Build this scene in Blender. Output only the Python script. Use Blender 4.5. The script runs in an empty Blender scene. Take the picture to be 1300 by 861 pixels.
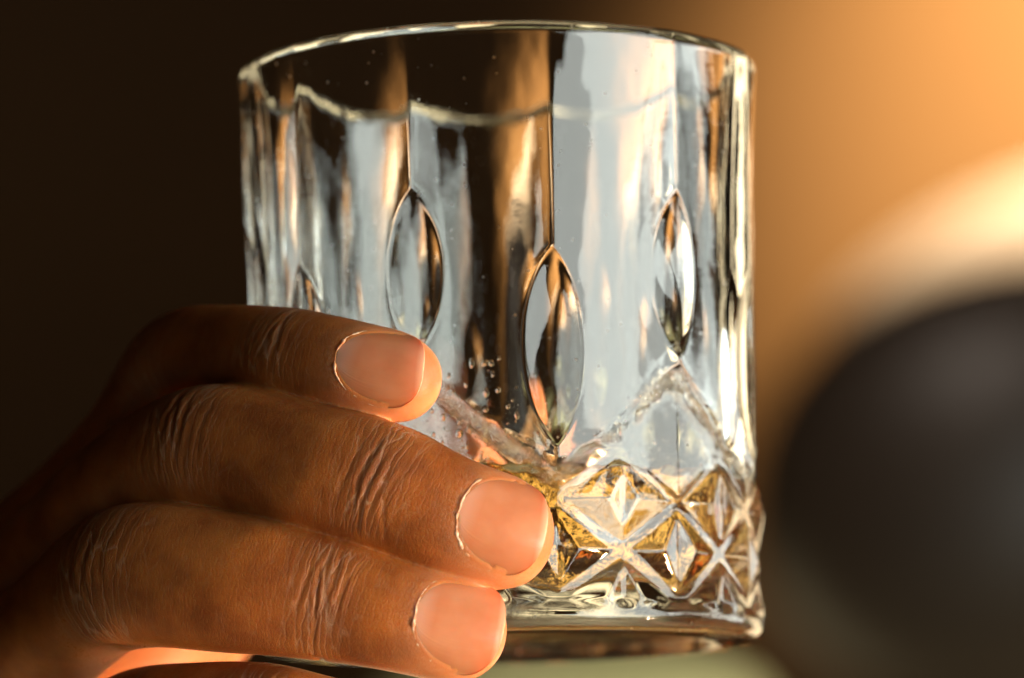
import bpy, math, random
import numpy as np
from mathutils import Vector, Matrix, Euler

random.seed(7); np.random.seed(7)
R = math.radians
MM = 0.001
SC = bpy.context.scene
COL = SC.collection

# ------------------------------------------------------------------ camera
CAM = np.array([0.0, -0.80, -0.056])
PITCH = R(7.55)
LENS = 175.6
cam_d = bpy.data.cameras.new('camera')
cam = bpy.data.objects.new('camera', cam_d); COL.objects.link(cam)
cam.location = CAM; cam.rotation_euler = (R(90) + PITCH, 0, 0)
cam_d.lens = LENS; cam_d.sensor_width = 36; cam_d.clip_start = 0.01; cam_d.clip_end = 100
cam_d.dof.use_dof = True
cam_d.dof.focus_distance = 0.755
cam_d.dof.aperture_fstop = 10.0
SC.camera = cam

FW = np.array([0, math.cos(PITCH), math.sin(PITCH)]); UP = np.array([0, -math.sin(PITCH), math.cos(PITCH)])
def at(px, py, Y):
    """photograph pixel + depth Y (metres, world) -> world point in metres"""
    k = 36 / LENS / 1300
    d = FW + (px - 650) * k * np.array([1, 0, 0]) - (py - 430.5) * k * UP
    return CAM + d * ((Y - CAM[1]) / d[1])

# ------------------------------------------------------------------ world, lamps, exposure
w = bpy.data.worlds.new('World'); SC.world = w; w.use_nodes = True
bg = w.node_tree.nodes['Background']
bg.inputs[0].default_value = (0.30, 0.16, 0.08, 1); bg.inputs[1].default_value = 0.06

def area(name, loc, target, sx, sy, power, col, spread=180):
    l = bpy.data.lights.new(name, 'AREA'); l.shape = 'RECTANGLE'; l.size = sx; l.size_y = sy
    l.energy = power; l.color = col; l.spread = R(spread)
    o = bpy.data.objects.new(name, l); COL.objects.link(o); o.location = loc
    d = Vector(target) - Vector(loc); o.rotation_euler = d.to_track_quat('-Z', 'Z').to_euler()
    return o
def aimed_lamp(name, az, el, dist, sx, sy, radiance, col):
    """rectangular lamp aimed at the glass: az degrees to the right of the camera's side, seen from the glass"""
    a, e = R(az), R(el)
    loc = (dist * math.sin(a) * math.cos(e), -dist * math.cos(a) * math.cos(e), 0.04 + dist * math.sin(e))
    return area(name, loc, (0, 0, 0.04), sx, sy, radiance * sx * sy * math.pi, col)
aimed_lamp('window_light', 53, 2, 2.0, 1.12, 1.9, 8.2, (0.94, 1.0, 0.93))
aimed_lamp('narrow_window_light', 104, 6, 2.2, 0.30, 1.9, 6.6, (0.93, 1.0, 0.94))
aimed_lamp('rear_left_fill', -166, -12, 2.6, 1.0, 0.9, 1.6, (1.0, 0.80, 0.44))  # added fill, low behind at the left, to turn the whisky golden
aimed_lamp('rear_right_fill', 150, -3, 2.6, 0.7, 1.5, 3.2, (1.0, 0.80, 0.48))  # second added warm fill, behind at the right, also for the whisky's gold
def spot(name, loc, target, power, col, cone, size, blend=1.0):
    l = bpy.data.lights.new(name, 'SPOT'); l.energy = power; l.color = col; l.spot_size = R(cone); l.spot_blend = blend; l.shadow_soft_size = size
    o = bpy.data.objects.new(name, l); COL.objects.link(o); o.location = loc
    o.rotation_euler = (Vector(target) - Vector(loc)).to_track_quat('-Z', 'Y').to_euler()
# warm low light from the right, falling on the hand
spot('warm_lamp', (1.95, -0.86, -0.62), (-0.02, 0, 0.02), 400, (1.0, 0.63, 0.32), 22, 0.05)
# warm lamp washing the far wall at the right
tw = at(1480, 40, 3.6)
spot('wall_lamp', tw + np.array([0.5, -0.9, 0.55]), tw, 1700, (1.0, 0.80, 0.42), 38, 0.08)
tw2 = at(1290, 290, 2.6)
spot('beige_highlight_spot', tw2 + np.array([0.35, 0.1, 0.75]), tw2 + np.array([0.05, 0, 0]), 185, (1.0, 0.88, 0.70), 44, 0.05)  # added spot that brightens the beige cushion

spot('black_sheen_spot', (0.0, 0.9, 1.5), at(1230, 520, 2.0), 36, (1.0, 0.86, 0.74), 30, 0.15)  # added spot, only puts a sheen on the black cushion

vs = SC.view_settings
vs.view_transform = 'Standard'; vs.look = 'None'; vs.gamma = 1; vs.exposure = 0
cy = SC.cycles
cy.max_bounces = 24; cy.transmission_bounces = 20; cy.glossy_bounces = 12; cy.diffuse_bounces = 4
cy.transparent_max_bounces = 12; cy.caustics_reflective = True; cy.caustics_refractive = True
cy.blur_glossy = 0.3; cy.sample_clamp_indirect = 6.0
cy.use_denoising = True
try: cy.denoiser = 'OPENIMAGEDENOISE'
except Exception: pass

# ------------------------------------------------------------------ helpers
def mesh_obj(name, verts, faces, mat=None, parent=None, smooth=True):
    me = bpy.data.meshes.new(name)
    verts = np.asarray(verts, dtype=np.float32)
    if isinstance(faces, np.ndarray):
        n, k = faces.shape
        me.vertices.add(len(verts)); me.vertices.foreach_set('co', verts.ravel())
        me.loops.add(n * k); me.loops.foreach_set('vertex_index', faces.astype(np.int32).ravel())
        me.polygons.add(n); me.polygons.foreach_set('loop_start', np.arange(0, n * k, k, dtype=np.int32))
        me.polygons.foreach_set('loop_total', np.full(n, k, dtype=np.int32))
        me.update(calc_edges=True)
    else:
        me.from_pydata(verts.tolist(), [], faces)
    me.validate()
    if smooth: me.polygons.foreach_set('use_smooth', np.ones(len(me.polygons), dtype=bool))
    me.update()
    o = bpy.data.objects.new(name, me); COL.objects.link(o)
    if mat: me.materials.append(mat)
    if parent: o.parent = parent
    return o
def tag(o, label=None, cat=None, group=None, kind=None):
    for k, v in (('label', label), ('category', cat), ('group', group), ('kind', kind)):
        if v: o[k] = v
    return o
def fattr(o, name, arr):
    a = o.data.attributes.new(name, 'FLOAT', 'POINT'); a.data.foreach_set('value', np.asarray(arr, dtype=np.float32))
def vattr(o, name, arr):
    a = o.data.attributes.new(name, 'FLOAT_VECTOR', 'POINT'); a.data.foreach_set('vector', np.asarray(arr, dtype=np.float32).ravel())
def sstep(x, a, b):
    t = np.clip((x - a) / (b - a), 0, 1); return t * t * (3 - 2 * t)

class NT:
    def __init__(s, name):
        s.m = bpy.data.materials.new(name); s.m.use_nodes = True; s.t = s.m.node_tree
        for n in list(s.t.nodes): s.t.nodes.remove(n)
        s.out = s.t.nodes.new('ShaderNodeOutputMaterial')
    def n(s, typ, ins=None, **kw):
        nd = s.t.nodes.new(typ)
        for k, v in kw.items(): setattr(nd, k, v)
        for k, v in (ins or {}).items():
            if isinstance(v, bpy.types.NodeSocket): s.t.links.new(v, nd.inputs[k])
            else: nd.inputs[k].default_value = v
        return nd
    def math(s, op, a, b=0.0, clamp=False):
        nd = s.n('ShaderNodeMath', {0: a, 1: b}, operation=op, use_clamp=clamp); return nd.outputs[0]
    def attr(s, name): return s.n('ShaderNodeAttribute', attribute_name=name)
    def mix(s, f, a, b):
        nd = s.n('ShaderNodeMix', data_type='RGBA')
        for i, v in ((0, f), (6, a), (7, b)):
            if isinstance(v, bpy.types.NodeSocket): s.t.links.new(v, nd.inputs[i])
            else: nd.inputs[i].default_value = v
        return nd.outputs[2]
    def maprange(s, v, a, b, c=0.0, d=1.0):
        return s.n('ShaderNodeMapRange', {0: v, 1: a, 2: b, 3: c, 4: d}).outputs[0]
    def surf(s, sock): s.t.links.new(sock, s.out.inputs[0]); return s.m

# ------------------------------------------------------------------ glass tumbler
H = 94.0
def Rz(z): return 41.3 + 0.9 * z / H
TH0 = 11.0
def outer_r(th, z):
    """th in degrees from the camera side, z in mm: pressed pattern of flutes, pointed ovals and diamonds"""
    Rr = Rz(z)
    k = np.round((th - TH0) / 30.0)
    dth = th - TH0 - 30 * k                       # angle from nearest rib, +-15
    high = (k.astype(int) % 2) != 0
    b = np.abs(dth)
    up = 1 - 0.75 * np.clip((z - 66) / 27, 0, 1) ** 1.5
    d_fl = 1.45 * (1 - (1 - b / 15.0) ** 2) ** 1.0 * up
    zc = np.where(high, 55.5, 43.5); hh = np.where(high, 15.0, 17.0)
    d_ln = np.where(high, 1.62, 1.75) - 0.66 * (b / 6.3) ** 2 - 2.0 * ((z - zc) / hh) ** 2
    d_up = np.maximum(d_fl, d_ln)
    # soften the crease a little, pressed glass
    e = np.exp(-((d_fl - d_ln) / 0.10) ** 2); d_up = d_up - 0.10 * e * (d_ln > 0)
    # fire-polished lip line round each oval
    d_up = d_up - 0.05 * np.exp(-((d_fl - d_ln + 0.25) / 0.22) ** 2) * (d_ln > 0.1)
    # lattice of diamonds
    u = dth / 15.0 + np.where(high, 2.0, 0.0)     # so ribs of the high kind are nodes
    v = (z - 20.0) / 7.7
    p = (u + v) ; q = (u - v)
    pf = np.abs((p % 2) - 1); qf = np.abs((q % 2) - 1)
    m = np.maximum(pf, qf); mn = np.minimum(pf, qf)
    kv = 0.75 + 0.5 * np.abs(np.sin(np.floor((u + v) / 2) * 2.7 + np.floor((u - v) / 2) * 5.1))
    d_di = -0.55 + 2.5 * np.minimum(m, 0.86)
    # small star facet cut in every diamond
    px_ = (p % 2) - 1; qx_ = (q % 2) - 1; kx = np.abs(px_ + qx_) / 2; ky = np.abs(px_ - qx_) / 2
    d_di = np.maximum(d_di, 1.15 * kv - 3.4 * kx - 0.15 * ky)
    du_ = np.abs(u - 2); cell = high & ((du_ + np.abs(v - 1) < 1) | (v > 1)); du_ = np.abs(np.abs(u) - 2) * 0 + np.abs(b / 15.0)
    cell = high & ((du_ + np.abs(v - 1) < 0.93) | (v > 1))
    d_di = np.where(cell, 0.9 + 0.8 * du_ - 0.05 * np.abs(v - 1), d_di)
    low = sstep(z, 2.8, 5.2)
    d_di = d_di * low + 0.45 * (1 - low)
    # zigzag border: peak under the high ovals, trough under the low ones
    tri = np.where(high, 1 - b / 30.0, b / 30.0)
    zb = 25.0 + 15.5 * tri ** 1.15
    f = sstep(z, zb - 1.5, zb + 1.3)
    d = d_up * f + d_di * (1 - f)
    d = d + 0.22 * np.exp(-((z - zb) / 1.3) ** 2)
    return Rr - d

NT_, NZ = 1080, 520
zs = np.concatenate([np.linspace(2.2, 45, 330), np.linspace(45, 92.4, NZ - 330 + 1)[1:]])
ths = np.linspace(0, 360, NT_, endpoint=False)
TH, ZZ = np.meshgrid(ths, zs)
rr = outer_r(TH, ZZ)
for _ in range(5):      # pressed glass has no razor edges
    rr = 0.5 * rr + 0.25 * (np.roll(rr, 1, 1) + np.roll(rr, -1, 1)); rr[1:-1] = 0.5 * rr[1:-1] + 0.25 * (rr[2:] + rr[:-2])
rings = []   # (r array, z scalar/array)
def ring(r, z): rings.append((np.full(NT_, r) if np.isscalar(r) else r, np.full(NT_, z) if np.isscalar(z) else z))
# underside: slightly domed foot, from the centre outwards
ring(0.05, 1.6); 
for r in (8, 16, 24, 30): ring(r, 1.6)
for a in np.linspace(0, 90, 6): ring(32 + 1.2 * math.sin(R(a)), 1.6 * math.cos(R(a)) ** 1 * 1.0 if a < 90 else 0.0)
ring(36.2, 0.0)
r0 = rr[0]
for a in np.linspace(0, 90, 10)[:-1]:
    ring(r0 - 2.6 + 2.6 * math.sin(R(a)), 2.2 - 2.2 * math.cos(R(a)))
for i in range(len(zs)): ring(rr[i], zs[i])
# rim: rounded lip
Rt = Rz(92.4); wall = 2.6
for a in np.linspace(0, 180, 15)[1:]:
    ri_ = Rt - wall; ring((rr[-1] + ri_) / 2 + (rr[-1] - ri_) / 2 * math.cos(R(a)), 92.4 + 1.9 * math.sin(R(a)))
def inner_r(z):   # cavity
    base = 36.2 + (Rt - wall - 36.2) * ((z - 9) / (92.4 - 9)) ** 0.9 if z > 9 else 36.2
    return base
FL, RB = 6.6, 8.0
for z in np.linspace(92.4, FL + RB, 60)[1:]: ring(inner_r(z), z)
rb = inner_r(FL + RB)
for a in np.linspace(0, 90, 16)[1:]:
    ring(rb - RB + RB * math.cos(R(a)), FL + RB - RB * math.sin(R(a)))
for r in (20, 10, 0.05): ring(r, FL)
RA = np.array([r for r, z in rings]); ZA = np.array([z for r, z in rings])
tr = np.radians(ths)
V = np.stack([RA * np.sin(tr), -RA * np.cos(tr), ZA], -1).reshape(-1, 3) * MM
nr = len(rings)
ii, jj = np.meshgrid(np.arange(nr - 1), np.arange(NT_), indexing='ij')
j2 = (jj + 1) % NT_
F = np.stack([ii * NT_ + jj, ii * NT_ + j2, (ii + 1) * NT_ + j2, (ii + 1) * NT_ + jj], -1).reshape(-1, 4)

g = NT('pressed_glass')
tc = g.n('ShaderNodeTexCoord')
n1 = g.n('ShaderNodeTexNoise', {'Vector': g.n('ShaderNodeMapping', {'Vector': tc.outputs['Object'], 'Scale': (1, 1, 0.45)}).outputs[0], 'Scale': 110.0, 'Detail': 2.0})
n2 = g.n('ShaderNodeTexNoise', {'Vector': tc.outputs['Object'], 'Scale': 900.0, 'Detail': 4.0})
bu = g.n('ShaderNodeBump', {'Height': n1.outputs[0], 'Strength': 0.16, 'Distance': 0.0014})
bu2 = g.n('ShaderNodeBump', {'Height': n2.outputs[0], 'Strength': 0.05, 'Distance': 0.00012, 'Normal': bu.outputs[0]})
fz = g.n('ShaderNodeTexNoise', {'Vector': tc.outputs['Object'], 'Scale': 1500.0, 'Detail': 3.0, 'Roughness': 0.7})
pat = g.n('ShaderNodeTexNoise', {'Vector': tc.outputs['Object'], 'Scale': 160.0, 'Detail': 2.0})
fh = g.math('MULTIPLY', g.math('MULTIPLY', g.attr('frost').outputs['Fac'], g.maprange(pat.outputs[0], 0.42, 0.6)), fz.outputs[0])
bu3 = g.n('ShaderNodeBump', {'Height': fh, 'Strength': 1.0, 'Distance': 0.0006, 'Normal': bu2.outputs[0]})
du = g.n('ShaderNodeTexVoronoi', {'Vector': tc.outputs['Object'], 'Scale': 420.0})
spk = g.n('ShaderNodeSeparateColor', {0: du.outputs['Color']})
dots = g.math('MULTIPLY', g.math('LESS_THAN', du.outputs['Distance'], 0.11), g.math('GREATER_THAN', spk.outputs[0], 0.62))
smu = g.n('ShaderNodeTexNoise', {'Vector': tc.outputs['Object'], 'Scale': 55.0, 'Detail': 5.0, 'Roughness': 0.65, 'Distortion': 1.5})
rgh = g.math('ADD', g.math('MULTIPLY', dots, 0.30), g.maprange(smu.outputs[0], 0.54, 0.72, 0.0, 0.13))
ps = g.n('ShaderNodeBsdfPrincipled', {'Base Color': (0.985, 1.0, 0.99, 1), 'Roughness': rgh, 'IOR': 1.52,
        'Transmission Weight': 1.0, 'Normal': bu3.outputs[0]})
M_glass = g.surf(ps.outputs[0])

glass_root = bpy.data.objects.new('whisky_tumbler', None); COL.objects.link(glass_root)
glass_root.location = (-0.0004, 0, 0); glass_root.rotation_euler = (0, R(-1.2), 0)
tag(glass_root, 'clear pressed glass tumbler with flutes, pointed ovals and a diamond pattern, held in the hand', 'drinking glass')
gb = mesh_obj('glass_body', V, F, M_glass, glass_root)
kk = np.round((ths - TH0) / 30.0); bb = np.abs(ths - TH0 - 30 * kk); hi_ = (kk.astype(int) % 2) != 0
zb_ = 25.0 + 15.5 * np.where(hi_, 1 - bb / 30.0, bb / 30.0) ** 1.15
fro = np.exp(-((ZA - zb_[None] + 1.2) / 1.3) ** 2) + 0.15 * np.exp(-((ZA - 3.2) / 1.0) ** 2)
fro[RA < 36.9] = 0
fattr(gb, 'frost', fro.ravel())

# ------------------------------------------------------------------ whisky
LV = 24.6
lr = [(0.05, FL - 0.12), (10, FL - 0.12), (20, FL - 0.12)]
for a in np.linspace(90, 0, 16):
    lr.append((rb - RB + (RB + 0.12) * math.cos(R(a)), FL + RB - (RB + 0.12) * math.sin(R(a))))
for z in np.linspace(FL + RB, LV + 1.1, 14)[1:]: lr.append((inner_r(z) + 0.12, z))
Rl = inner_r(LV)
for t in np.linspace(0, 1, 10)[1:]: lr.append((Rl + 0.12 - 3.2 * t, LV + 1.1 * (1 - t) ** 2.4))
for r in (30, 25, 20, 14, 8, 3, 0.05): lr.append((r, LV))
NL = 480
tl = np.linspace(0, 2 * math.pi, NL, endpoint=False)
lr = np.array(lr)
wob = np.zeros((len(lr), NL))
V = np.stack([lr[:, 0][:, None] * np.sin(tl), -lr[:, 0][:, None] * np.cos(tl), lr[:, 1][:, None] + wob], -1)
# gentle waves on the free surface
top = lr[:, 1] >= LV - 0.01
x, y = V[..., 0], V[..., 1]
fr = np.zeros(len(lr)); fr[-16:] = np.concatenate([np.linspace(0, 1, 10)[1:], np.ones(7)])
V[..., 2] += fr[:, None] * (0.25 * np.sin(x * 0.35 + 1) * np.cos(y * 0.28) + 0.15 * np.sin(x * 0.8 + y * 0.6))
# meniscus ripples
men = np.exp(-((np.arange(len(lr)) - (len(lr) - 17)) / 4.0) ** 2)
V[..., 2] += men[:, None] * (0.35 * np.sin(tl * 23) * np.sin(tl * 7 + 1) + 0.25 * np.sin(tl * 61 + 2) * np.sin(tl * 11))
nr = len(lr)
ii, jj = np.meshgrid(np.arange(nr - 1), np.arange(NL), indexing='ij'); j2 = (jj + 1) % NL
F = np.stack([ii * NL + jj, ii * NL + j2, (ii + 1) * NL + j2, (ii + 1) * NL + jj], -1).reshape(-1, 4)
q = NT('whisky')
tc = q.n('ShaderNodeTexCoord')
n1 = q.n('ShaderNodeTexNoise', {'Vector': tc.outputs['Object'], 'Scale': 420.0, 'Detail': 3.0})
bu = q.n('ShaderNodeBump', {'Height': n1.outputs[0], 'Strength': 0.35, 'Distance': 0.0006})
ps = q.n('ShaderNodeBsdfPrincipled', {'Base Color': (1, 1, 1, 1), 'Roughness': 0.0, 'IOR': 1.36, 'Transmission Weight': 1.0,
        'Normal': bu.outputs[0]})
va = q.n('ShaderNodeVolumeAbsorption', {'Color': (0.985, 0.72, 0.10, 1), 'Density': 27.0})
q.t.links.new(va.outputs[0], q.out.inputs['Volume'])
M_liq = q.surf(ps.outputs[0])
liq = mesh_obj('whisky', V.reshape(-1, 3) * MM, F, M_liq)
liq.location = glass_root.location; liq.rotation_euler = glass_root.rotation_euler
tag(liq, 'pale amber whisky lying in the bottom of the glass tumbler', 'drink')

# droplets clinging to the inside of the glass above the whisky
M_wat = NT('droplet_whisky'); M_wat = M_wat.surf(M_wat.n('ShaderNodeBsdfPrincipled', {'Base Color': (1, 0.97, 0.9, 1), 'Roughness': 0.0, 'IOR': 1.36, 'Transmission Weight': 1.0}).outputs[0])
dv, df = [], []
def bead(th, z, r, st=1.0):
    a = R(th); ri = inner_r(max(z, FL + RB)) + 0.02
    c0 = np.array([ri * math.sin(a), -ri * math.cos(a), z]); inn = np.array([-math.sin(a), math.cos(a), 0]); tx = np.array([math.cos(a), math.sin(a), 0])
    o = len(dv); n_, m_ = 10, 4
    for i in range(m_):
        e = i / m_ * math.pi / 2 * 1.0; rad = r * math.cos(e); hgt = r * 0.55 * math.sin(e)
        for j in range(n_):
            t = 2 * math.pi * j / n_; k_ = 1 + 0.2 * math.sin(2 * t + th)
            dv.append(c0 + tx * rad * math.cos(t) * k_ + np.array([0, 0, 1]) * rad * math.sin(t) * st + inn * (hgt - 0.0))
    dv.append(c0 + inn * r * 0.55)
    for i in range(m_ - 1):
        for j in range(n_):
            df.append([o + i * n_ + j, o + i * n_ + (j + 1) % n_, o + (i + 1) * n_ + (j + 1) % n_, o + (i + 1) * n_ + j])
    for j in range(n_): df.append([o + (m_ - 1) * n_ + j, o + (m_ - 1) * n_ + (j + 1) % n_, o + m_ * n_])
for _ in range(420):
    th = random.uniform(-75, 80); z = LV + 1.6 + abs(random.gauss(0, 4.0))
    bead(th, z, random.choice([0.12, 0.16, 0.2, 0.3]), random.uniform(0.8, 1.5))
for _ in range(26): bead(random.gauss(-8, 5), random.uniform(30, 42), random.uniform(0.25, 0.55), random.uniform(1, 2.0))
dr_ = mesh_obj('droplets', np.array(dv) * MM, df, M_wat); dr_.location = glass_root.location; dr_.rotation_euler = glass_root.rotation_euler
tag(dr_, 'tiny beads of whisky clinging to the inner wall of the tumbler just above the drink', 'droplets', kind='stuff')

# ------------------------------------------------------------------ hand
# control points of every finger, tip first: photo px, py, depth Y (mm), half width (mm), dorsal half depth, palmar half depth
FING = {
 'index':  [(560, 482, -46.5, 6.7, 5.4, 6.2), (505, 479, -45.2, 7.0, 6.0, 6.8), (440, 465, -42.5, 7.2, 6.4, 6.6), (372, 455, -36.5, 7.5, 6.8, 6.6),
            (300, 449, -26, 7.6, 6.9, 6.6), (228, 466, -12, 8.2, 7.9, 6.8), (158, 565, -2, 8.2, 7.6, 8), (70, 665, 8, 9.0, 8.5, 9), (-40, 760, 16, 10.0, 10, 10)],
 'middle': [(702, 690, -49.5, 8.0, 6.1, 7.0), (640, 677, -50.3, 8.7, 6.9, 7.6), (560, 650, -50.3, 9.1, 7.5, 7.8), (488, 620, -48.2, 9.7, 8.4, 7.8),
            (390, 594, -45, 9.8, 8.0, 8.2), (268, 574, -34, 10.2, 9.4, 8.4), (160, 622, -20, 9.4, 9.0, 9), (60, 720, -2, 10, 9.5, 10), (-70, 850, 10, 11, 11, 11)],
 'ring':   [(642, 812, -50, 7.4, 5.9, 6.8), (580, 800, -50.6, 8.0, 6.6, 7.4), (500, 782, -50.3, 8.3, 7.3, 7.6), (425, 763, -48, 9.1, 8.1, 7.6),
            (300, 742, -45, 10.5, 8.4, 8.2), (165, 733, -35, 11.0, 9.8, 9), (80, 790, -18, 10.0, 9.4, 10), (-10, 880, -8, 10.4, 10, 10), (-120, 1000, 6, 11, 11, 11)],
 'pinky':  [(520, 940, -42, 5.6, 4.6, 5.4), (470, 930, -43.5, 6.6, 5.4, 6), (400, 914, -44, 6.9, 5.9, 6.2), (340, 904, -42, 7.2, 6.6, 6.2),
            (260, 902, -37, 7.4, 6.6, 6.6), (170, 922, -27, 8.2, 7.8, 7), (90, 990, -16, 8, 7.6, 8), (20, 1060, -6, 9, 8.6, 9), (-80, 1160, 8, 10, 10, 10)],
 'thumb':  [(640, 560, 55, 8.2, 6.2, 7.6), (570, 590, 57, 9.6, 7.2, 8.6), (490, 620, 56, 10.0, 8.0, 9), (410, 660, 53, 10.2, 9, 9),
            (330, 700, 46, 10.4, 9.2, 10), (240, 780, 38, 12, 11, 11), (150, 880, 33, 14, 12, 13), (60, 980, 34, 16, 13, 14)],
}
# joint positions measured from the tip along the finger (index into control points)
JOINTS = {'index': (3, 5), 'middle': (3, 5), 'ring': (3, 5), 'pinky': (3, 5), 'thumb': (3, 5)}
NAILS = {  # start, end (mm from the tip), half width mm
 'index': (14.2, 1.7, 6.1), 'middle': (14.6, 2.0, 7.6), 'ring': (13.6, 1.0, 7.3), 'pinky': (13, 1.6, 5.2), 'thumb': (18, 2.4, 7.6)}
ROLL = {'index': 14, 'middle': 13, 'ring': 12, 'pinky': 8, 'thumb': 0}

def catmull(P, n=40):
    P = np.vstack([2 * P[0] - P[1], P, 2 * P[-1] - P[-2]]); out = []
    for i in range(1, len(P) - 2):
        t = np.linspace(0, 1, n, endpoint=False)[:, None]
        a, b, c, d = P[i - 1], P[i], P[i + 1], P[i + 2]
        out.append(0.5 * (2 * b + (c - a) * t + (2 * a - 5 * b + 4 * c - d) * t ** 2 + (3 * b - a - 3 * c + d) * t ** 3))
    out.append(P[-2][None]); return np.vstack(out)
class Finger: pass
FG = {}
for nm, pts in FING.items():
    f = Finger(); f.name = nm
    A = np.array([list(at(p[0], p[1], p[2] * MM) / MM) + list(p[3:]) for p in pts])
    C = catmull(A)
    s = np.concatenate([[0], np.cumsum(np.linalg.norm(np.diff(C[:, :3], axis=0), axis=1))])
    js = [s[40 * j] for j in JOINTS[nm]]
    f.L = s[-1]; S = np.arange(0, f.L, 0.5); f.S = S; f.joints = js
    f.C = np.stack([np.interp(S, s, C[:, k]) for k in range(3)], -1)
    f.w, f.dd, f.dp = [np.interp(S, s, C[:, k]) for k in (3, 4, 5)]
    for _ in range(12):   # soften the path
        f.C[1:-1] = 0.5 * f.C[1:-1] + 0.25 * (f.C[2:] + f.C[:-2])
    T = np.gradient(f.C, axis=0); T /= np.linalg.norm(T, axis=1)[:, None]; f.T = T
    rad = f.C * np.array([1, 1, 0]) - np.array([-1.5, 0, 0])
    N = rad - (rad * T).sum(1)[:, None] * T; N /= np.linalg.norm(N, axis=1)[:, None]
    B = np.cross(T, N)
    a = R(ROLL[nm]) * np.ones(len(S))
    sg = np.sign(B[:, 2])[:, None]          # roll the nail upwards
    Nn = N * np.cos(a)[:, None] + B * sg * np.sin(a)[:, None]
    f.N = Nn; f.B = np.cross(T, Nn)
    FG[nm] = f

CAPL = 9.0
def profile(f, s):
    """half width, dorsal, palmar half depth at s mm from the tip"""
    u = np.clip(1 - s / CAPL, 0, 1)
    c = np.maximum(1 - u ** 2.5, 0) ** (1 / 2.1)
    ud = np.clip(1 - s / 7.0, 0, 1); cd = np.maximum(1 - ud ** 2.6, 0) ** (1 / 2.0)
    w = np.interp(s, f.S, f.w); dd = np.interp(s, f.S, f.dd); dp = np.interp(s, f.S, f.dp)
    # joints: a little wider and prouder on the back
    for k, j in enumerate(f.joints):
        b = np.exp(-((s - j) / 6.0) ** 2)
        w = w + 0.25 * b; dd = dd + (0.35 if k else 0.25) * b
    if f.name != 'thumb':
        mid = np.exp(-((s - f.joints[0] - 0.55 * (f.joints[1] - f.joints[0])) / 7.0) ** 2)
        dp = dp + 0.7 * mid
    dp = dp + 0.9 * np.exp(-((s - 9) / 6.0) ** 2)      # finger pad
    return w * c, dd * cd, dp * c
def surf_pt(f, s, ph):
    """ph: 0 dorsal, +-pi palmar, + towards +B"""
    w, dd, dp = profile(f, s)
    C = np.stack([np.interp(s, f.S, f.C[:, k]) for k in range(3)], -1)
    N = np.stack([np.interp(s, f.S, f.N[:, k]) for k in range(3)], -1)
    B = np.stack([np.interp(s, f.S, f.B[:, k]) for k in range(3)], -1)
    c = np.cos(ph); sn = np.sin(ph)
    e = 0.92
    n = np.where(c > 0, dd, dp) * np.sign(c) * np.abs(c) ** e
    b = w * np.sign(sn) * np.abs(sn) ** e
    return C + N * n[..., None] + B * b[..., None]

import openvdb as vdb
VOX = 0.30
tf = vdb.createLinearTransform(voxelSize=VOX)
def levelset(V, F, hw=9):
    return vdb.FloatGrid.createLevelSetFromPolygons(points=V.astype(np.float32), quads=F.astype(np.uint32), transform=tf, halfWidth=hw)
grids = []
for nm, f in FG.items():
    ns = 260; SS = np.concatenate([CAPL * (1 - np.cos(np.linspace(0.02, math.pi / 2, 50))), np.linspace(CAPL, f.L - 0.6, ns - 50 + 1)[1:]])
    NP_ = 112; PH = np.linspace(-math.pi, math.pi, NP_, endpoint=False)
    sg, pg = np.meshgrid(SS, PH, indexing='ij')
    P = surf_pt(f, sg.ravel(), pg.ravel())
    ii, jj = np.meshgrid(np.arange(ns - 1), np.arange(NP_), indexing='ij'); j2 = (jj + 1) % NP_
    Fq = np.stack([ii * NP_ + jj, (ii + 1) * NP_ + jj, (ii + 1) * NP_ + j2, ii * NP_ + j2], -1).reshape(-1, 4)
    c0, c1 = len(P), len(P) + 1
    P = np.vstack([P, P[:NP_].mean(0), P[-NP_:].mean(0)])
    k = np.arange(NP_); k2 = (k + 1) % NP_; o = (ns - 1) * NP_
    cap0 = np.stack([np.full(NP_, c0), k, k2, k2], -1); cap1 = np.stack([np.full(NP_, c1), o + k2, o + k, o + k], -1)
    grids.append((nm, levelset(P, np.vstack([Fq, cap0, cap1]))))
# palm and wrist as a smooth blend of balls along bones (coarse field, same grid)
def dense(gr, lo, hi):
    a = np.full(tuple(hi - lo), 2.7, dtype=np.float32); gr.copyToArray(a, ijk=tuple(int(v) for v in lo)); return a
mcp = {nm: FG[nm].C[-1] for nm in FG}
wrist = (mcp['ring'] + mcp['middle']) / 2 + np.array([-18, 60, -62.0])
bones = [(mcp[n], wrist + np.array(o), 12.5, 17.0) for n, o in (('index', (4, 6, 10)), ('middle', (0, 0, 4)), ('ring', (-4, -4, -2)), ('pinky', (-4, -6, -8)))]
bones += [(mcp['index'], mcp['middle'], 11, 12), (mcp['middle'], mcp['ring'], 12, 12), (mcp['ring'], mcp['pinky'], 12, 11),
          (mcp['thumb'], wrist + np.array([8, 8, 4.0]), 15, 17), (mcp['thumb'], mcp['index'], 12, 10), (mcp['thumb'], mcp['ring'], 14, 12),
          (wrist, wrist + np.array([-30, 45, -55.0]), 24, 25)]
allp = np.vstack([f.C for f in FG.values()] + [np.array([b[0] for b in bones]), np.array([b[1] for b in bones])])
lo = np.floor((allp.min(0) - 28) / VOX).astype(int); hi = np.ceil((allp.max(0) + 28) / VOX).astype(int)
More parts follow.
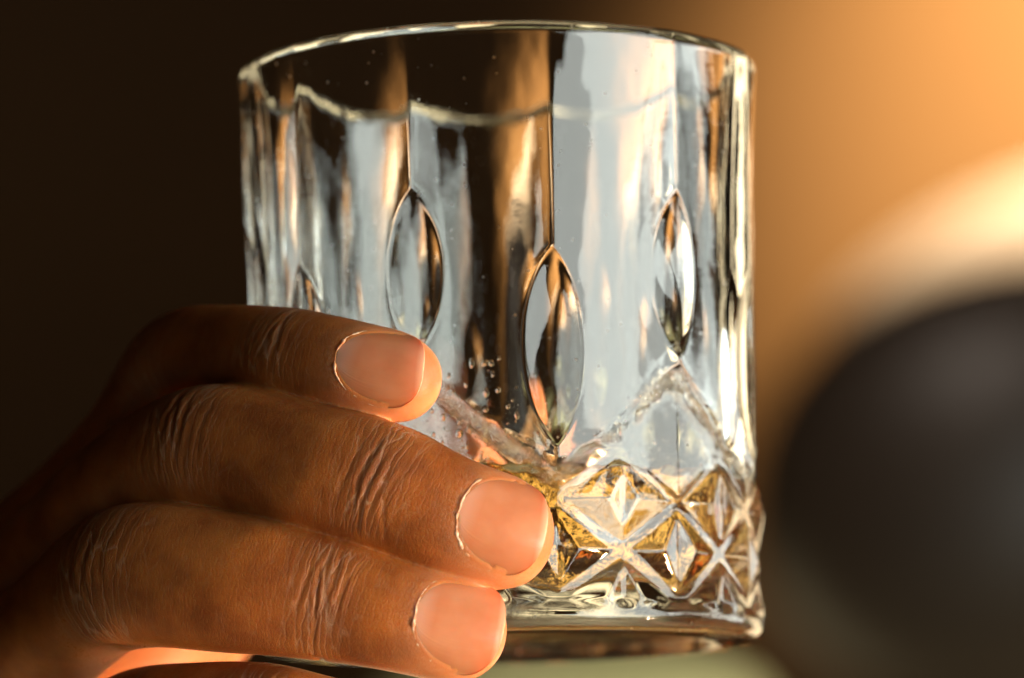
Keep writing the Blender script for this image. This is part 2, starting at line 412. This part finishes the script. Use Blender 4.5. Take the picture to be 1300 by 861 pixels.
# the palm field on a grid four times coarser, then upsampled through its own level set
CV = 1.2
nx = ((hi - lo) * VOX / CV).astype(int) + 2
ax = [lo[k] * VOX + np.arange(nx[k]) * CV for k in range(3)]
GX, GY, GZ = np.meshgrid(*ax, indexing='ij')
G = np.stack([GX, GY, GZ], -1).astype(np.float32)
D = None
for a, b, ra, rb_ in bones:
    a = np.array(a); b = np.array(b); ab = b - a
    t = np.clip(((G - a) @ ab) / (ab @ ab), 0, 1)
    d = np.linalg.norm(G - a - t[..., None] * ab, axis=-1) - (ra + (rb_ - ra) * t)
    if D is None: D = d
    else:
        h = np.maximum(8 - np.abs(D - d), 0) / 8; D = np.minimum(D, d) - h * h * 8 / 4
tfc = vdb.createLinearTransform(voxelSize=CV); 
pgd = vdb.FloatGrid(background=9.0); pgd.copyFromArray(D.astype(np.float32)); pgd.transform = tfc
pv, pq = pgd.convertToQuads(isovalue=0.0)
pv = pv + np.array([lo[k] * VOX for k in range(3)])
palm = levelset(pv, pq[:, ::-1] if False else pq)
fing = grids[0][1]
U = None
for nm, gr in grids:
    if U is None: U = gr
    else: U.combine(gr, lambda a, b: min(a, b)) if False else None
# dense union in x-slabs to bound memory
res_v, res_q = [], []
full = vdb.FloatGrid(background=9 * VOX)
shape = hi - lo
arr = np.full(tuple(shape), 9 * VOX, dtype=np.float32)
tmp = np.full(tuple(shape), 9 * VOX, dtype=np.float32)
for nm, gr in grids:
    gr.copyToArray(tmp, ijk=tuple(int(v) for v in lo)); ix = np.flatnonzero((tmp < 2.6) & (arr < 2.6)); av_, tv_ = arr.ravel()[ix], tmp.ravel()[ix]; hs = np.maximum(0.9 - np.abs(av_ - tv_), 0) / 0.9; np.minimum(arr, tmp, out=arr); arr.ravel()[ix] -= hs * hs * 0.225 * (av_ > -2.6) * (tv_ > -2.6)
palm.copyToArray(tmp, ijk=tuple(int(v) for v in lo))
K = 2.4
h = np.maximum(K - np.abs(arr - tmp), 0) / K
near = (np.abs(arr) < 2.6) & (np.abs(tmp) < 2.6)
arr = np.minimum(arr, tmp) - np.where(near, h * h * K / 4, 0)
del tmp, h, near
full.copyFromArray(arr, ijk=tuple(int(v) for v in lo)); full.transform = tf
HV, HQ = full.convertToQuads(isovalue=0.0)
del arr
HV = HV.astype(np.float64)
print('hand', len(HV), len(HQ))

def relax(V, Q, n, wgt=None):
    e = np.vstack([Q[:, [0, 1]], Q[:, [1, 2]], Q[:, [2, 3]], Q[:, [3, 0]]]); N_ = len(V)
    if wgt is not None: e = e[(wgt[e[:, 0]] > 0) | (wgt[e[:, 1]] > 0)]
    cnt = np.bincount(e[:, 0], minlength=N_) + np.bincount(e[:, 1], minlength=N_)
    cnt = np.maximum(cnt, 1)
    for _ in range(n):
        A_ = np.stack([np.bincount(e[:, 0], V[e[:, 1], k_], N_) + np.bincount(e[:, 1], V[e[:, 0], k_], N_) for k_ in range(3)], -1) / cnt[:, None]
        V = V + 0.5 * (A_ - V) * (1 if wgt is None else wgt[:, None])
    return V
HV = relax(HV, HQ, 5)
# finger coordinates of every vertex
def coords(P):
    n = len(P); best = np.full(n, 1e9); second = np.full(n, 1e9); fid = np.zeros(n, int); sv = np.zeros(n); nb = np.zeros((n, 2)); ww = np.ones(n)
    for k, (nm, f) in enumerate(FG.items()):
        sub = f.C[::4]
        for c0 in range(0, n, 60000):
            p = P[c0:c0 + 60000]
            d2 = (p ** 2).sum(1)[:, None] - 2 * p @ sub.T + (sub ** 2).sum(1)[None]
            i = d2.argmin(1); s = f.S[::4][i]
            for _ in range(3):
                c = np.stack([np.interp(s, f.S, f.C[:, q_]) for q_ in range(3)], -1)
                t = np.stack([np.interp(s, f.S, f.T[:, q_]) for q_ in range(3)], -1)
                s = np.clip(s + 0.8 * ((p - c) * t).sum(1), -3, f.L + 40)
            c = np.stack([np.interp(s, f.S, f.C[:, q_]) for q_ in range(3)], -1)
            N = np.stack([np.interp(s, f.S, f.N[:, q_]) for q_ in range(3)], -1)
            B = np.stack([np.interp(s, f.S, f.B[:, q_]) for q_ in range(3)], -1)
            w = np.interp(s, f.S, f.w)
            nn = ((p - c) * N).sum(1); bb = ((p - c) * B).sum(1)
            d = np.linalg.norm(p - c, axis=1) / w
            m = d < best[c0:c0 + 60000]
            second[c0:c0 + 60000] = np.where(m, best[c0:c0 + 60000], np.minimum(second[c0:c0 + 60000], d))
            idx = np.where(m)[0] + c0
            best[idx] = d[m]; fid[idx] = k; sv[idx] = s[m]; nb[idx, 0] = nn[m]; nb[idx, 1] = bb[m]; ww[idx] = w[m]
    return fid, sv, nb, ww, best, second
fid, sv, nb, ww, fd, fd2 = coords(HV)
seam = 1 - sstep(fd2 - fd, 0.08, 0.42)
HV = relax(HV, HQ, 30, 1 - sstep(fd2 - fd, 0.10, 0.45))
names = list(FG)
phi = np.arctan2(nb[:, 1], nb[:, 0])
arc = phi * ww
# vertex normals
e1 = HV[HQ[:, 2]] - HV[HQ[:, 0]]; e2 = HV[HQ[:, 3]] - HV[HQ[:, 1]]
fn = np.cross(e1, e2); VN = np.zeros_like(HV)
for k in range(4): np.add.at(VN, HQ[:, k], fn)
VN /= np.linalg.norm(VN, axis=1)[:, None] + 1e-9
# orientation check: outward normal should leave the first finger's centre line
c = np.stack([np.interp(sv, FG['middle'].S, FG['middle'].C[:, q_]) for q_ in range(3)], -1)
mm = (fid == 1) & (sv < 40)
if ((HV - c)[mm] * VN[mm]).sum() < 0: HQ = HQ[:, ::-1]; VN = -VN

def nail_sd(nm, s, b):
    """signed distance-like value to the nail plate's outline, negative inside (mm)"""
    s0, s1, wn = NAILS[nm]
    Ln = s0 - s1; t = (s0 - s) / Ln                # 0 at the cuticle, 1 at the free edge
    hw = np.ones_like(t) * wn
    hw = hw * (0.90 + 0.10 * sstep(t, 0.0, 0.6))
    # rounded cuticle and free edge through super-ellipses
    m = 0.50; te = np.clip((m - t) / m, 0, 3); cut = 1 - np.clip(te, 0, 1) ** 2.6
    hwc = hw * np.maximum(cut, 0) ** (1 / 2.2)
    m2 = 0.46; tf2 = np.clip((t - (1 - m2)) / m2, 0, 3); cut2 = 1 - np.clip(tf2, 0, 1) ** 2.8
    hwc = hwc * np.maximum(cut2, 0) ** (1 / 2.6)
    x = np.abs(b) / wn
    d_side = np.abs(b) - hw
    # generic implicit: F = (x)^2.4 + end terms ; turned into a distance by scale
    Fv = (np.abs(b) / hw) ** 2.6 + np.where(t < m, np.abs(te) ** 2.6, 0) + np.where(t > 1 - m2, np.abs(tf2) ** 2.6, 0)
    return (Fv ** (1 / 2.6) - 1) * np.where(t < m, 5.0, np.where(t > 1 - m2, 3.9, wn)), t

disp = np.zeros(len(HV)); cutm = np.zeros(len(HV)); pale = np.zeros(len(HV)); joint = np.zeros(len(HV)); dry = np.zeros(len(HV))
for k, nm in enumerate(names):
    f = FG[nm]; m = np.where((fid == k) & (fd < 1.6))[0]
    s, b, n = sv[m], nb[m, 1], nb[m, 0]
    d, t = nail_sd(nm, s, b)
    dors = sstep(n, 0.0, 2.0)
    inside = 1 - sstep(d, -1.1, -0.1)
    fold = np.exp(-((d - 0.75) / 0.65) ** 2) * (1 - sstep(t, 0.50, 0.75))
    disp[m] += dors * (-0.55 * inside + 0.05 * fold)
    # groove just outside the distal free edge
    jit = 0.12 * np.sin(b * 5.1 + s * 3.3) + 0.08 * np.sin(b * 11.7 - s * 7.1)
    line = np.exp(-((d - 0.30 + jit * 0.5) / 0.17) ** 2) * (1 - sstep(t, 0.80, 1.0))
    brk = 0.35 + 0.65 * sstep(np.sin(b * 2.3 + k) + np.sin(s * 1.9 + b * 1.1), -0.9, 0.6)
    cutm[m] = 0
    dry[m] = dors * np.exp(-(np.maximum(d - 0.3, 0) / 1.5) ** 2) * (d > 0) * (1 - sstep(t, 0.75, 1.0))
    pl = 1 - sstep(s, 7, 19) * 1.0
    side = sstep(np.abs(phi[m]), 1.3, 2.2)
    pale[m] = np.clip(0.95 * pl * (0.55 + 0.45 * sstep(np.abs(phi[m]), 0.6, 1.4)) + 0.75 * side * (s < 200), 0, 1)
    for q_, j in enumerate(f.joints):
        rngk = np.random.RandomState(11 * k + q_)
        span = 5.2 if q_ else 4.2
        joint[m] = np.maximum(joint[m], np.exp(-((s - j) / (span * 1.25)) ** 2) * sstep(np.cos(phi[m]), -0.1, 0.5))
        nl = 9 if q_ else 7
        for c_ in range(nl):
            off = (c_ - (nl - 1) / 2) / (nl / 2) * span + rngk.uniform(-0.5, 0.5)
            bc = rngk.uniform(-3, 3); bl_ = rngk.uniform(3.0, 7.5)
            dep = (0.12 if abs(off) < 1.8 else 0.06) * rngk.uniform(0.4, 1.3) * (0.5 if nm == 'index' else 1)
            curve = 0.018 * off * b ** 2 / 2 * 0.6 + 0.55 * np.sin(b * rngk.uniform(0.25, 0.45) + rngk.uniform(0, 6)) + 0.08 * np.sin(b * rngk.uniform(1.5, 2.6) + rngk.uniform(0, 6))
            x_ = s - j - off - curve
            g_ = np.exp(-(x_ / 0.34) ** 2) - 0.45 * np.exp(-((np.abs(x_) - 0.85) / 0.45) ** 2)
            disp[m] -= dep * g_ * np.exp(-((b - bc) / bl_) ** 4) * dors
        # palm-side flexion creases
        disp[m] -= 0.5 * np.exp(-((s - j) / 0.7) ** 2) * (1 - dors)
disp *= 1 - seam; joint *= 1 - seam
HV2 = HV + VN * disp[:, None]

def skin_mat():
    k = NT('skin')
    fc = k.attr('fcoord').outputs['Vector']; pale_ = k.attr('pale').outputs['Fac']; cut_ = k.attr('cuticle').outputs['Fac']
    jn = k.attr('joint').outputs['Fac']; dry_ = k.attr('dry').outputs['Fac']
    tc = k.n('ShaderNodeTexCoord').outputs['Object']
    # transverse crease field: long across the finger, short along it
    mp = k.n('ShaderNodeMapping', {'Vector': fc, 'Scale': (1.0, 0.10, 1.0)}).outputs[0]
    warp = k.n('ShaderNodeTexNoise', {'Vector': fc, 'Scale': 0.35, 'Detail': 2.0})
    wv = k.n('ShaderNodeVectorMath', {0: warp.outputs['Color'], 1: (1.1, 0.4, 0)}, operation='MULTIPLY').outputs[0]
    mpw = k.n('ShaderNodeVectorMath', {0: mp, 1: wv}, operation='ADD').outputs[0]
    vo = k.n('ShaderNodeTexVoronoi', {'Vector': mpw, 'Scale': 0.80, 'Randomness': 1.0}, feature='DISTANCE_TO_EDGE')
    lines = k.maprange(vo.outputs['Distance'], 0.0, 0.13, 1.0, 0.0)
    thin = k.maprange(vo.outputs['Distance'], 0.0, 0.055, 1.0, 0.0)
    vo2 = k.n('ShaderNodeTexVoronoi', {'Vector': k.n('ShaderNodeMapping', {'Vector': fc, 'Scale': (1.0, 0.5, 1.0)}).outputs[0], 'Scale': 2.1}, feature='DISTANCE_TO_EDGE')
    fine = k.maprange(vo2.outputs['Distance'], 0.0, 0.16, 1.0, 0.0)
    vo3 = k.n('ShaderNodeTexVoronoi', {'Vector': fc, 'Scale': 3.6}, feature='DISTANCE_TO_EDGE')
    micro = k.maprange(vo3.outputs['Distance'], 0.0, 0.2, 1.0, 0.0)
    nz = k.n('ShaderNodeTexNoise', {'Vector': tc, 'Scale': 2600.0, 'Detail': 3.0}).outputs[0]
    not_tip = k.math('SUBTRACT', 1.0, k.math('MULTIPLY', pale_, 0.85))
    lw = k.math('MULTIPLY', lines, k.math('ADD', k.math('MULTIPLY', jn, 0.36), 0.035))
    fw = k.math('MULTIPLY', fine, 0.17)
    hgt = k.math('ADD', k.math('ADD', lw, fw), k.math('MULTIPLY', micro, 0.12))
    hgt = k.math('MULTIPLY', hgt, not_tip)
    hgt = k.math('ADD', hgt, k.math('MULTIPLY', nz, -0.10))
    # finger print ridges on the pads and tips
    bump = k.n('ShaderNodeBump', {'Height': hgt, 'Strength': 0.75, 'Distance': 0.00020}, invert=True)
    # colour
    blot = k.n('ShaderNodeTexNoise', {'Vector': tc, 'Scale': 110.0, 'Detail': 4.0, 'Roughness': 0.6}).outputs[0]
    deep = k.mix(k.maprange(blot, 0.35, 0.68), (0.22, 0.060, 0.012, 1), (0.42, 0.135, 0.028, 1))
    col = k.mix(pale_, deep, (0.68, 0.26, 0.11, 1))
    jc = k.math('MULTIPLY', jn, 0.5)
    col = k.mix(jc, col, (0.22, 0.085, 0.034, 1))
    ash_glint = k.math('MULTIPLY', k.math('MULTIPLY', thin, k.math('ADD', jn, 0.12)), 0.34)
    col = k.mix(ash_glint, col, (0.62, 0.42, 0.30, 1))  # dry ashy crease lines, with the glint of their ridges painted in
    speck = k.n('ShaderNodeTexNoise', {'Vector': tc, 'Scale': 1800.0, 'Detail': 3.0, 'Roughness': 0.8}).outputs[0]
    dr = k.math('MULTIPLY', k.math('MULTIPLY', dry_, 0.10), k.maprange(speck, 0.42, 0.62))
    col = k.mix(dr, col, (0.74, 0.56, 0.44, 1))
    col = k.mix(k.math('MULTIPLY', cut_, 0.95), col, (0.90, 0.84, 0.74, 1))
    rough = k.math('ADD', k.maprange(nz, 0.3, 0.7, 0.26, 0.40), k.maprange(blot, 0.3, 0.7, 0.10, -0.04))
    p = k.n('ShaderNodeBsdfPrincipled', {'Base Color': col, 'Roughness': rough, 'IOR': 1.4, 'Specular IOR Level': 0.48,
        'Subsurface Weight': 0.85, 'Subsurface Radius': (1.0, 0.30, 0.12), 'Subsurface Scale': 0.0015, 'Normal': bump.outputs[0]})
    return k.surf(p.outputs[0])
M_skin = skin_mat()
person = mesh_obj('person', HV2 * MM, HQ, M_skin)
tag(person, 'right hand with short bare nails gripping the glass tumbler from the left', 'person')
fattr(person, 'pale', pale); fattr(person, 'cuticle', cutm); fattr(person, 'joint', joint); fattr(person, 'dry', dry)
vattr(person, 'fcoord', np.stack([sv, arc, fid * 17.0], -1))

# nails
nk = NT('nail')
av = nk.attr('nuv').outputs['Vector']; sx = nk.n('ShaderNodeSeparateXYZ', {0: av})
t_ = sx.outputs[0]
tcn = nk.n('ShaderNodeTexCoord').outputs['Object']
rid = nk.n('ShaderNodeTexNoise', {'Vector': nk.n('ShaderNodeMapping', {'Vector': av, 'Scale': (0.6, 14.0, 1.0)}).outputs[0], 'Scale': 1.6, 'Detail': 3.0}).outputs[0]
blt = nk.n('ShaderNodeTexNoise', {'Vector': tcn, 'Scale': 160.0, 'Detail': 3.0}).outputs[0]
c = nk.mix(nk.maprange(blt, 0.3, 0.7), (0.59, 0.205, 0.10, 1), (0.70, 0.285, 0.16, 1))
c = nk.mix(nk.maprange(t_, 0.22, 0.08), c, (0.70, 0.32, 0.22, 1))
c = nk.mix(nk.maprange(t_, 0.972, 0.99), c, (0.86, 0.66, 0.50, 1))
c = nk.mix(nk.maprange(nk.math('ABSOLUTE', sx.outputs[1]), 0.55, 1.0, 0.0, 0.75), c, (0.56, 0.15, 0.05, 1))
c = nk.mix(nk.maprange(t_, 0.90, 0.965, 0.0, 0.6), c, (0.84, 0.54, 0.38, 1))
bn = nk.n('ShaderNodeBump', {'Height': rid, 'Strength': 0.6, 'Distance': 0.00006})
p = nk.n('ShaderNodeBsdfPrincipled', {'Base Color': c, 'Roughness': 0.28, 'IOR': 1.5, 'Subsurface Weight': 0.9,
     'Subsurface Radius': (1.0, 0.35, 0.2), 'Subsurface Scale': 0.0016, 'Normal': bn.outputs[0], 'Coat Weight': 1.0, 'Coat Roughness': 0.18})
M_nail = nk.surf(p.outputs[0])
kc = NT('dry_cuticle'); tcc = kc.n('ShaderNodeTexCoord').outputs['Object']
nzc = kc.n('ShaderNodeTexNoise', {'Vector': tcc, 'Scale': 1400.0, 'Detail': 3.0}).outputs[0]; nzd = kc.n('ShaderNodeTexNoise', {'Vector': tcc, 'Scale': 330.0, 'Detail': 2.0}).outputs[0]
cc = kc.mix(kc.maprange(nzc, 0.4, 0.6), (0.55, 0.27, 0.14, 1), (0.80, 0.62, 0.48, 1)); cc = kc.mix(kc.maprange(nzd, 0.48, 0.62), cc, (0.50, 0.21, 0.09, 1))
M_cut = kc.surf(kc.n('ShaderNodeBsdfPrincipled', {'Base Color': cc, 'Roughness': 0.6, 'Subsurface Weight': 0.5, 'Subsurface Radius': (1, .4, .2), 'Subsurface Scale': 0.0004,
    'Normal': kc.n('ShaderNodeBump', {'Height': nzc, 'Strength': 0.6, 'Distance': 0.0001}).outputs[0]}).outputs[0])
for nm in names:
    f = FG[nm]; s0, s1, wn = NAILS[nm]; Ln = s0 - s1
    nu, nv_ = 64, 56
    # polar-ish fill: rows along t, columns scaled to the outline's half width
    tt = 0.5 - 0.5 * np.cos(np.linspace(0, math.pi, nu)); tt = np.clip(tt, 0.0008, 0.9992)
    hw = wn * (0.90 + 0.10 * sstep(tt, 0.0, 0.6))
    te = np.clip((0.50 - tt) / 0.50, 0, 1); tf2 = np.clip((tt - 0.54) / 0.46, 0, 1)
    hw = hw * np.maximum(1 - te ** 2.6 - tf2 ** 2.6, 0) ** (1 / 2.6)
    uu = np.linspace(-1, 1, nv_)
    b = hw[:, None] * uu[None]; s = np.repeat((s0 - tt * Ln)[:, None], nv_, 1)
    def plate(s, b, off):
        w, dd, dp = profile(f, 6.0 + 1.2 * np.log1p(np.exp((s - 6.0) / 1.2)))
        lift = 0.10 * np.clip((7.5 - s) / 6, 0, 1) ** 2 * 4
        w_ = np.maximum(w, 1); x = np.clip(np.abs(b) / w_, 0, 0.985)
        n = dd * (1 - x ** 2) ** 0.5 + 0.03 - lift + off
        e_ = nm
        C = np.stack([np.interp(s, f.S, f.C[:, q_]) for q_ in range(3)], -1)
        N = np.stack([np.interp(s, f.S, f.N[:, q_]) for q_ in range(3)], -1)
        Bv = np.stack([np.interp(s, f.S, f.B[:, q_]) for q_ in range(3)], -1)
        return C + N * n[..., None] + Bv * b[..., None]
    topv = plate(s, b, 0.0).reshape(-1, 3); botv = plate(s, b, -0.42).reshape(-1, 3)
    n0 = nu * nv_
    ii, jj = np.meshgrid(np.arange(nu - 1), np.arange(nv_ - 1), indexing='ij')
    q0 = np.stack([ii * nv_ + jj, ii * nv_ + jj + 1, (ii + 1) * nv_ + jj + 1, (ii + 1) * nv_ + jj], -1).reshape(-1, 4)
    loop = [(0, j) for j in range(nv_)] + [(i, nv_ - 1) for i in range(1, nu)] + [(nu - 1, j) for j in range(nv_ - 2, -1, -1)] + [(i, 0) for i in range(nu - 2, 0, -1)]
    li = np.array([i * nv_ + j for i, j in loop]); l2 = np.roll(li, -1)
    sq = np.stack([li, li + n0, l2 + n0, l2], -1)
    FQ = np.vstack([q0[:, ::-1], q0 + n0, sq])
    vv = np.vstack([topv, botv])
    # make sure the plate faces outwards
    nrm = np.cross(topv[FQ[0][1]] - topv[FQ[0][0]], topv[FQ[0][2]] - topv[FQ[0][0]])
    mid_i = (nu // 2) * nv_ + nv_ // 2
    qd = q0[:, ::-1][len(q0) // 2]
    nrm = np.cross(topv[qd[1]] - topv[qd[0]], topv[qd[2]] - topv[qd[0]])
    if nrm @ np.array([np.interp(s0 - Ln / 2, f.S, f.N[:, q_]) for q_ in range(3)]) < 0: FQ = FQ[:, ::-1]
    o = mesh_obj('fingernail', vv * MM, FQ, M_nail, person)
    # dry cuticle: a thin uneven rope of skin along the sides and root of the nail
    pe = np.array([(tt[i] * 1.0, -1) for i in range(int(nu * 0.56), 0, -1)] + [(tt[0], u_) for u_ in np.linspace(-1, 1, 9)] + [(tt[i] * 1.0, 1) for i in range(1, int(nu * 0.50))])
    def hwf(t):
        h_ = wn * (0.90 + 0.10 * sstep(t, 0.0, 0.6))
        return h_ * np.maximum(1 - np.clip((0.5 - t) / 0.5, 0, 1) ** 2.6 - np.clip((t - 0.54) / 0.46, 0, 1) ** 2.6, 0) ** (1 / 2.6)
    bs = hwf(pe[:, 0]) * pe[:, 1]; ss = s0 - pe[:, 0] * Ln
    ar = np.concatenate([[0], np.cumsum(np.hypot(np.diff(bs), np.diff(ss)))]); aa = np.arange(0.0, ar[-1], 0.11)
    bs = np.interp(aa, ar, bs); ss = np.interp(aa, ar, ss)
    tb = np.gradient(bs); ts = np.gradient(ss); ln_ = np.hypot(tb, ts) + 1e-9
    ob, os_ = ts / ln_, -tb / ln_                        # outward in the (b, s) plane
    sgn = np.sign((ob * bs + os_ * (ss - (s0 - Ln / 2))).sum()); ob *= sgn; os_ *= sgn
    rg = np.random.RandomState(names.index(nm) + 5)
    def wig(k_): 
        v_ = rg.randn(len(aa)); 
        for _ in range(k_): v_ = np.convolve(v_, [0.25, 0.5, 0.25], 'same')
        return v_ / v_.std()
    rad_ = np.clip(0.085 + 0.035 * wig(6) + 0.04 * wig(60), 0.03, 0.24); endf = np.clip(np.minimum(aa, aa[-1] - aa) / 3.5, 0.05, 1); rad_ = rad_ * endf
    offw = 0.05 + 0.04 * wig(25); offn = 0.17 + 0.03 * wig(12)
    CVt = []
    for a_ in np.linspace(0, 2 * math.pi, 8, endpoint=False):
        CVt.append(plate(ss + os_ * (offw + 1.3 * rad_ * math.cos(a_)), bs + ob * (offw + 1.3 * rad_ * math.cos(a_)), offn + rad_ * math.sin(a_) * 0.8))
    CVt = np.stack(CVt, 1); nA = len(aa)
    ii, jj = np.meshgrid(np.arange(nA - 1), np.arange(8), indexing='ij'); j2 = (jj + 1) % 8
    CF = np.stack([ii * 8 + jj, (ii + 1) * 8 + jj, (ii + 1) * 8 + j2, ii * 8 + j2], -1).reshape(-1, 4)
    mesh_obj('cuticle', CVt.reshape(-1, 3) * MM, CF, M_cut, o)
    nuv = np.stack([np.repeat(tt[:, None], nv_, 1), np.repeat(uu[None], nu, 0), np.zeros((nu, nv_))], -1).reshape(-1, 3)
    vattr(o, 'nuv', np.vstack([nuv, nuv]))

# ------------------------------------------------------------------ background
def matte(name, col, col2=None, scale=4.0, rough=0.8, sheen=0.0, spec=0.12):
    k = NT(name); tc = k.n('ShaderNodeTexCoord').outputs['Object']
    nz = k.n('ShaderNodeTexNoise', {'Vector': tc, 'Scale': scale, 'Detail': 4.0}).outputs[0]
    c = k.mix(k.maprange(nz, 0.3, 0.7), col, col2 or col)
    p = k.n('ShaderNodeBsdfPrincipled', {'Base Color': c, 'Roughness': rough, 'Sheen Weight': sheen, 'Specular IOR Level': spec})
    return k.surf(p.outputs[0])
M_wall = matte('brown_panelling', (0.057, 0.0265, 0.0095, 1), (0.044, 0.020, 0.007, 1), 2.0)
def quad(name, pts, mat):
    return mesh_obj(name, pts, [[0, 1, 2, 3]], mat, smooth=False)
wl = quad('back_wall', [(-9, 3.6, -1.2), (9, 3.6, -1.2), (9, 3.6, 4.0), (-9, 3.6, 4.0)], M_wall); tag(wl, kind='structure')

fl = quad('floor', [(-9, -5, -1.15), (9, -5, -1.15), (9, 3.6, -1.15), (-9, 3.6, -1.15)], matte('pale_floor', (0.62, 0.52, 0.36, 1), (0.55, 0.46, 0.30, 1), 1.5)); tag(fl, kind='structure')

def superellipsoid(name, rx, ry, rz, e, mat, parent=None, nu=96, nv=48):
    u = np.linspace(0, 2 * math.pi, nu, endpoint=False); v = np.linspace(-math.pi / 2 + 0.01, math.pi / 2 - 0.01, nv)
    U_, V_ = np.meshgrid(u, v)
    sp = lambda a: np.sign(a) * np.abs(a) ** e
    P = np.stack([rx * sp(np.cos(V_)) * sp(np.cos(U_)), ry * sp(np.cos(V_)) * sp(np.sin(U_)), rz * sp(np.sin(V_))], -1).reshape(-1, 3)
    ii, jj = np.meshgrid(np.arange(nv - 1), np.arange(nu), indexing='ij'); j2 = (jj + 1) % nu
    F_ = np.stack([ii * nu + jj, ii * nu + j2, (ii + 1) * nu + j2, (ii + 1) * nu + jj], -1).reshape(-1, 4)
    F_ = [list(map(int, f_)) for f_ in F_] + [list(range(nu))[::-1], [(nv - 1) * nu + j for j in range(nu)]]
    return mesh_obj(name, P, F_, mat, parent)
M_black = matte('black_leather', (0.034, 0.022, 0.014, 1), (0.024, 0.015, 0.010, 1), 8, 0.45, spec=0.4)
M_beige = matte('beige_fabric', (0.62, 0.45, 0.30, 1), (0.55, 0.39, 0.25, 1), 8, 0.9)
M_green = matte('green_fabric', (0.70, 0.57, 0.27, 1), (0.62, 0.54, 0.24, 1), 8, 0.9)
c = at(1292, 618, 2.0)
dk = superellipsoid('black_cushion', 0.155, 0.10, 0.128, 0.95, M_black); dk.location = c; dk.rotation_euler = (0, R(-14), 0)
tag(dk, 'large rounded black shape far out of focus behind the glass at the right', 'cushion')
c = at(1390, 440, 2.7)
bgc = superellipsoid('beige_cushion', 0.22, 0.10, 0.125, 1.0, M_beige); bgc.location = c; bgc.rotation_euler = (0, R(-18), 0)
tag(bgc, 'pale rounded shape catching warm light, blurred, just above the black cushion', 'cushion')
c = at(720, 920, 1.0)
gr = superellipsoid('green_cushion', 0.075, 0.05, 0.030, 0.8, M_green); gr.location = c
tag(gr, 'small pale green blurred shape low behind the base of the tumbler', 'cushion')
